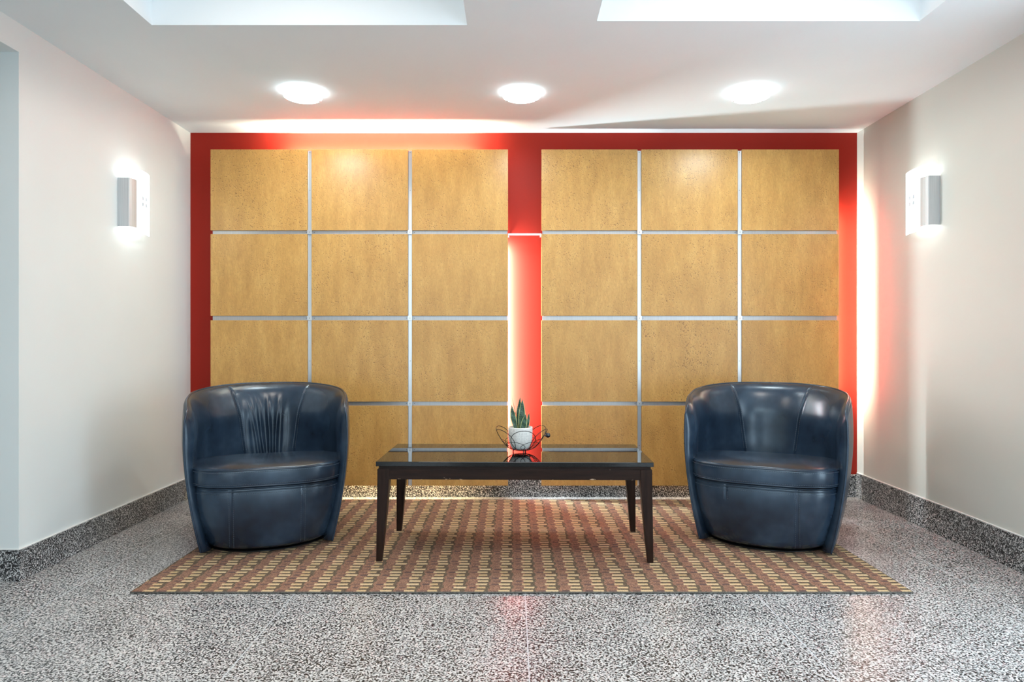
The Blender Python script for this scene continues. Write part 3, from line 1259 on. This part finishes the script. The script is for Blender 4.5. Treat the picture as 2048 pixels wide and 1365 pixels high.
for sx in (-1, 1):
    for sy in (-1, 1):
        bm = bmesh.new()
        rings = []
        for k in range(9):
            z = 0.432 * (1 - k / 8)
            v_ = max(0, (0.384 - z) / 0.384)
            wd = 0.055 - 0.028 * v_ ** 1.1
            out = 0.006 * v_ * sx
            xo = sx * AX + out
            yo = sy * AY
            q = [(xo, yo), (xo - sx * wd, yo), (xo - sx * wd, yo - sy * wd), (xo, yo - sy * wd)]
            rings.append([bm.verts.new((a, b, z)) for a, b in q])
        for a, b in zip(rings, rings[1:]):
            for k in range(4):
                bm.faces.new((a[k], a[(k + 1) % 4], b[(k + 1) % 4], b[k]))
        bm.faces.new(rings[0])
        bm.faces.new(rings[-1])
        bmesh.ops.recalc_face_normals(bm, faces=bm.faces)
        es = [e for e in bm.edges if abs((e.verts[0].co - e.verts[1].co).z) > 0.02]
        bmesh.ops.bevel(bm, geom=es, offset=0.0014, segments=1, affect='EDGES')
        link_mesh('leg', bm, M_wood_leg, tb)

# ------------------------------------------------------------------ wire bowl with beads
TOP = 0.009 + 0.4685
BX, BYc = 0.046, -1.092
bowl = thing('wire_bowl', 'black looped wire bowl with bead feet on the coffee table', 'bowl', (BX, BYc, TOP), radians(4))


def bowl_pt(ang, u, rise=0.0):
    """point on the bowl surface, u 0 at the bottom ring to 1 at the rim"""
    r = 0.045 + 0.090 * u ** 0.8
    z = 0.017 + 0.108 * u ** 1.45
    return Vector((r * cos(ang), r * sin(ang), z + rise))


def petal(ang, wdt, umax, ub=0.0, skew=0.0):
    pts = []
    n = 44
    for k in range(n):
        a = 2 * pi * k / n
        u = ub + (umax - ub) * (0.5 - 0.5 * cos(a))
        r = 0.045 + 0.092 * max(0, u) ** 0.85
        w = wdt * sin(a)
        pts.append(bowl_pt(ang + w + skew * u, max(0, u)))
    return pts


for k in range(6):
    bm = bmesh.new()
    tube(bm, petal(radians(-90 + 60 * k), 0.62, 1.0), 0.0016, 6, closed=True)
    link_mesh('wire_loop', bm, M_wire, bowl, True)
for k in range(6):
    bm = bmesh.new()
    tube(bm, petal(radians(-60 + 60 * k), 0.66, 0.56), 0.0013, 6, closed=True)
    link_mesh('wire_loop', bm, M_wire, bowl, True)
bm = bmesh.new()
tube(bm, [Vector((0.046 * cos(2 * pi * k / 40), 0.046 * sin(2 * pi * k / 40), 0.0165)) for k in range(40)], 0.0024, 8, closed=True)
tube(bm, [Vector((0.018 * cos(2 * pi * k / 24), 0.018 * sin(2 * pi * k / 24), 0.0165)) for k in range(24)], 0.0016, 8, closed=True)
for k in range(3):
    a = 2 * pi * k / 6
    tube(bm, [Vector((0.046 * cos(a), 0.046 * sin(a), 0.0165)), Vector((-0.046 * cos(a), -0.046 * sin(a), 0.0165))], 0.0016, 6)
link_mesh('base_ring', bm, M_wire, bowl, True)
for a in (200, -82, 60):
    bm = bmesh.new()
    fx, fy_ = 0.046 * cos(radians(a)), 0.046 * sin(radians(a))
    prof = [(0, 0.0)]
    for c0 in (0.0038, 0.0112):
        for q in range(1, 7):
            t = -pi / 2 + pi * q / 7
            prof.append((0.0038 * cos(t), c0 + 0.0038 * sin(t)))
    prof.append((0, 0.0152))
    lathe(bm, prof, 12, fx, fy_)
    link_mesh('bead_foot', bm, M_bead_red, bowl, True)
bc = bowl_pt(radians(-8), 0.86, -0.014) + Vector((0.004, -0.004, 0))
for off, r in (((0.004, 0, -0.002), 0.0130), ((-0.006, -0.003, 0.008), 0.0045), ((-0.009, 0.002, -0.004), 0.005)):
    bm = bmesh.new()
    r_ = bmesh.ops.create_uvsphere(bm, u_segments=16, v_segments=10, radius=r)
    bmesh.ops.translate(bm, verts=r_['verts'], vec=bc + Vector(off))
    link_mesh('glass_bead', bm, M_bead, bowl, True)

# ------------------------------------------------------------------ potted snake plant
plant = thing('potted_snake_plant', 'small snake plant in a patterned white pot, standing in the wire bowl', 'potted plant',
              (0.040, BYc, TOP + 0.0185))
PR = 0.0615
bm = bmesh.new()
lathe(bm, [(0, 0), (PR * 0.60, 0), (PR * 0.68, 0.003), (PR * 0.82, 0.014), (PR * 0.93, 0.034), (PR * 0.985, 0.06), (PR, 0.085), (PR, 0.108), (PR - 0.001, 0.110),
           (PR - 0.005, 0.110), (PR - 0.006, 0.108), (PR - 0.006, 0.095), (0, 0.095)], 56)
link_mesh('pot', bm, M_pot, plant, True)
bm = bmesh.new()
lathe(bm, [(0, 0.0955), (PR - 0.0065, 0.0955), (PR * 0.5, 0.100), (0, 0.102)], 32)
link_mesh('soil', bm, M_soil, plant, True)


def leaf(bx, by, tip, wmax, wpos, wbase, bend, facing, cup=0.25):
    """tip: (x, y, z) end point; widths in m; facing = rotation of the blade about z"""
    bm_ = bmesh.new()
    uvl = bm_.loops.layers.uv.new('UVMap')
    n, m = 26, 9
    base = Vector((bx, by, 0.094))
    tp = Vector(tip)
    ax = Vector((cos(facing), sin(facing), 0))
    nr = Vector((-sin(facing), cos(facing), 0))
    fr, bk = [], []
    for i in range(n):
        v = i / (n - 1)
        c = base.lerp(tp, v) + Vector((bend[0], bend[1], 0)) * sin(pi * v)
        if v < wpos:
            w_ = wbase + (wmax - wbase) * sin(pi / 2 * v / wpos)
        else:
            w_ = wmax * max(0.0, 1 - ((v - wpos) / (1 - wpos)) ** 1.7)
        w_ = max(w_, 0.0006)
        ra, rb = [], []
        for j in range(m):
            u = j / (m - 1) * 2 - 1
            off = cup * w_ * 0.5 * (u * u) * (1 if True else 0) + 0.0012 * sin(v * 17 + u * 2)
            p = c + ax * (u * w_ * 0.5) + nr * (-off)
            th = 0.0016 * (1 - u * u) ** 0.5 * (1 - 0.6 * v) + 0.0002
            ra.append((bm_.verts.new(p - nr * th), j / (m - 1), v))
            rb.append((bm_.verts.new(p + nr * th), j / (m - 1), v))
        fr.append(ra)
        bk.append(rb)

    def face(q):
        f = bm_.faces.new([a[0] for a in q])
        for lp, a in zip(f.loops, q):
            lp[uvl].uv = (a[1], a[2])
    for i in range(n - 1):
        for j in range(m - 1):
            face((fr[i][j], fr[i][j + 1], fr[i + 1][j + 1], fr[i + 1][j]))
            face((bk[i][j + 1], bk[i][j], bk[i + 1][j], bk[i + 1][j + 1]))
        face((fr[i][0], fr[i + 1][0], bk[i + 1][0], bk[i][0]))
        face((fr[i][m - 1], bk[i][m - 1], bk[i + 1][m - 1], fr[i + 1][m - 1]))
    link_mesh('leaf', bm_, M_leaf, plant, True)


# z of tips relative to the pot foot
leaf(0.006, 0.004, (0.010, 0.006, 0.253), 0.036, 0.42, 0.030, (0.0, 0.0), radians(4))
leaf(-0.004, 0.018, (0.000, 0.022, 0.262), 0.030, 0.45, 0.024, (-0.004, 0.0), radians(-20))
leaf(-0.021, -0.004, (-0.044, -0.004, 0.221), 0.029, 0.50, 0.018, (-0.004, 0.0), radians(8))
leaf(0.011, -0.022, (0.027, -0.026, 0.178), 0.031, 0.42, 0.027, (0.0, 0.0), radians(-6))
leaf(0.032, 0.000, (0.044, 0.002, 0.184), 0.017, 0.48, 0.012, (0.001, 0.0), radians(12))
leaf(-0.020, 0.014, (-0.043, 0.012, 0.258), 0.0045, 0.30, 0.004, (0.006, 0.0), radians(0), 0.6)
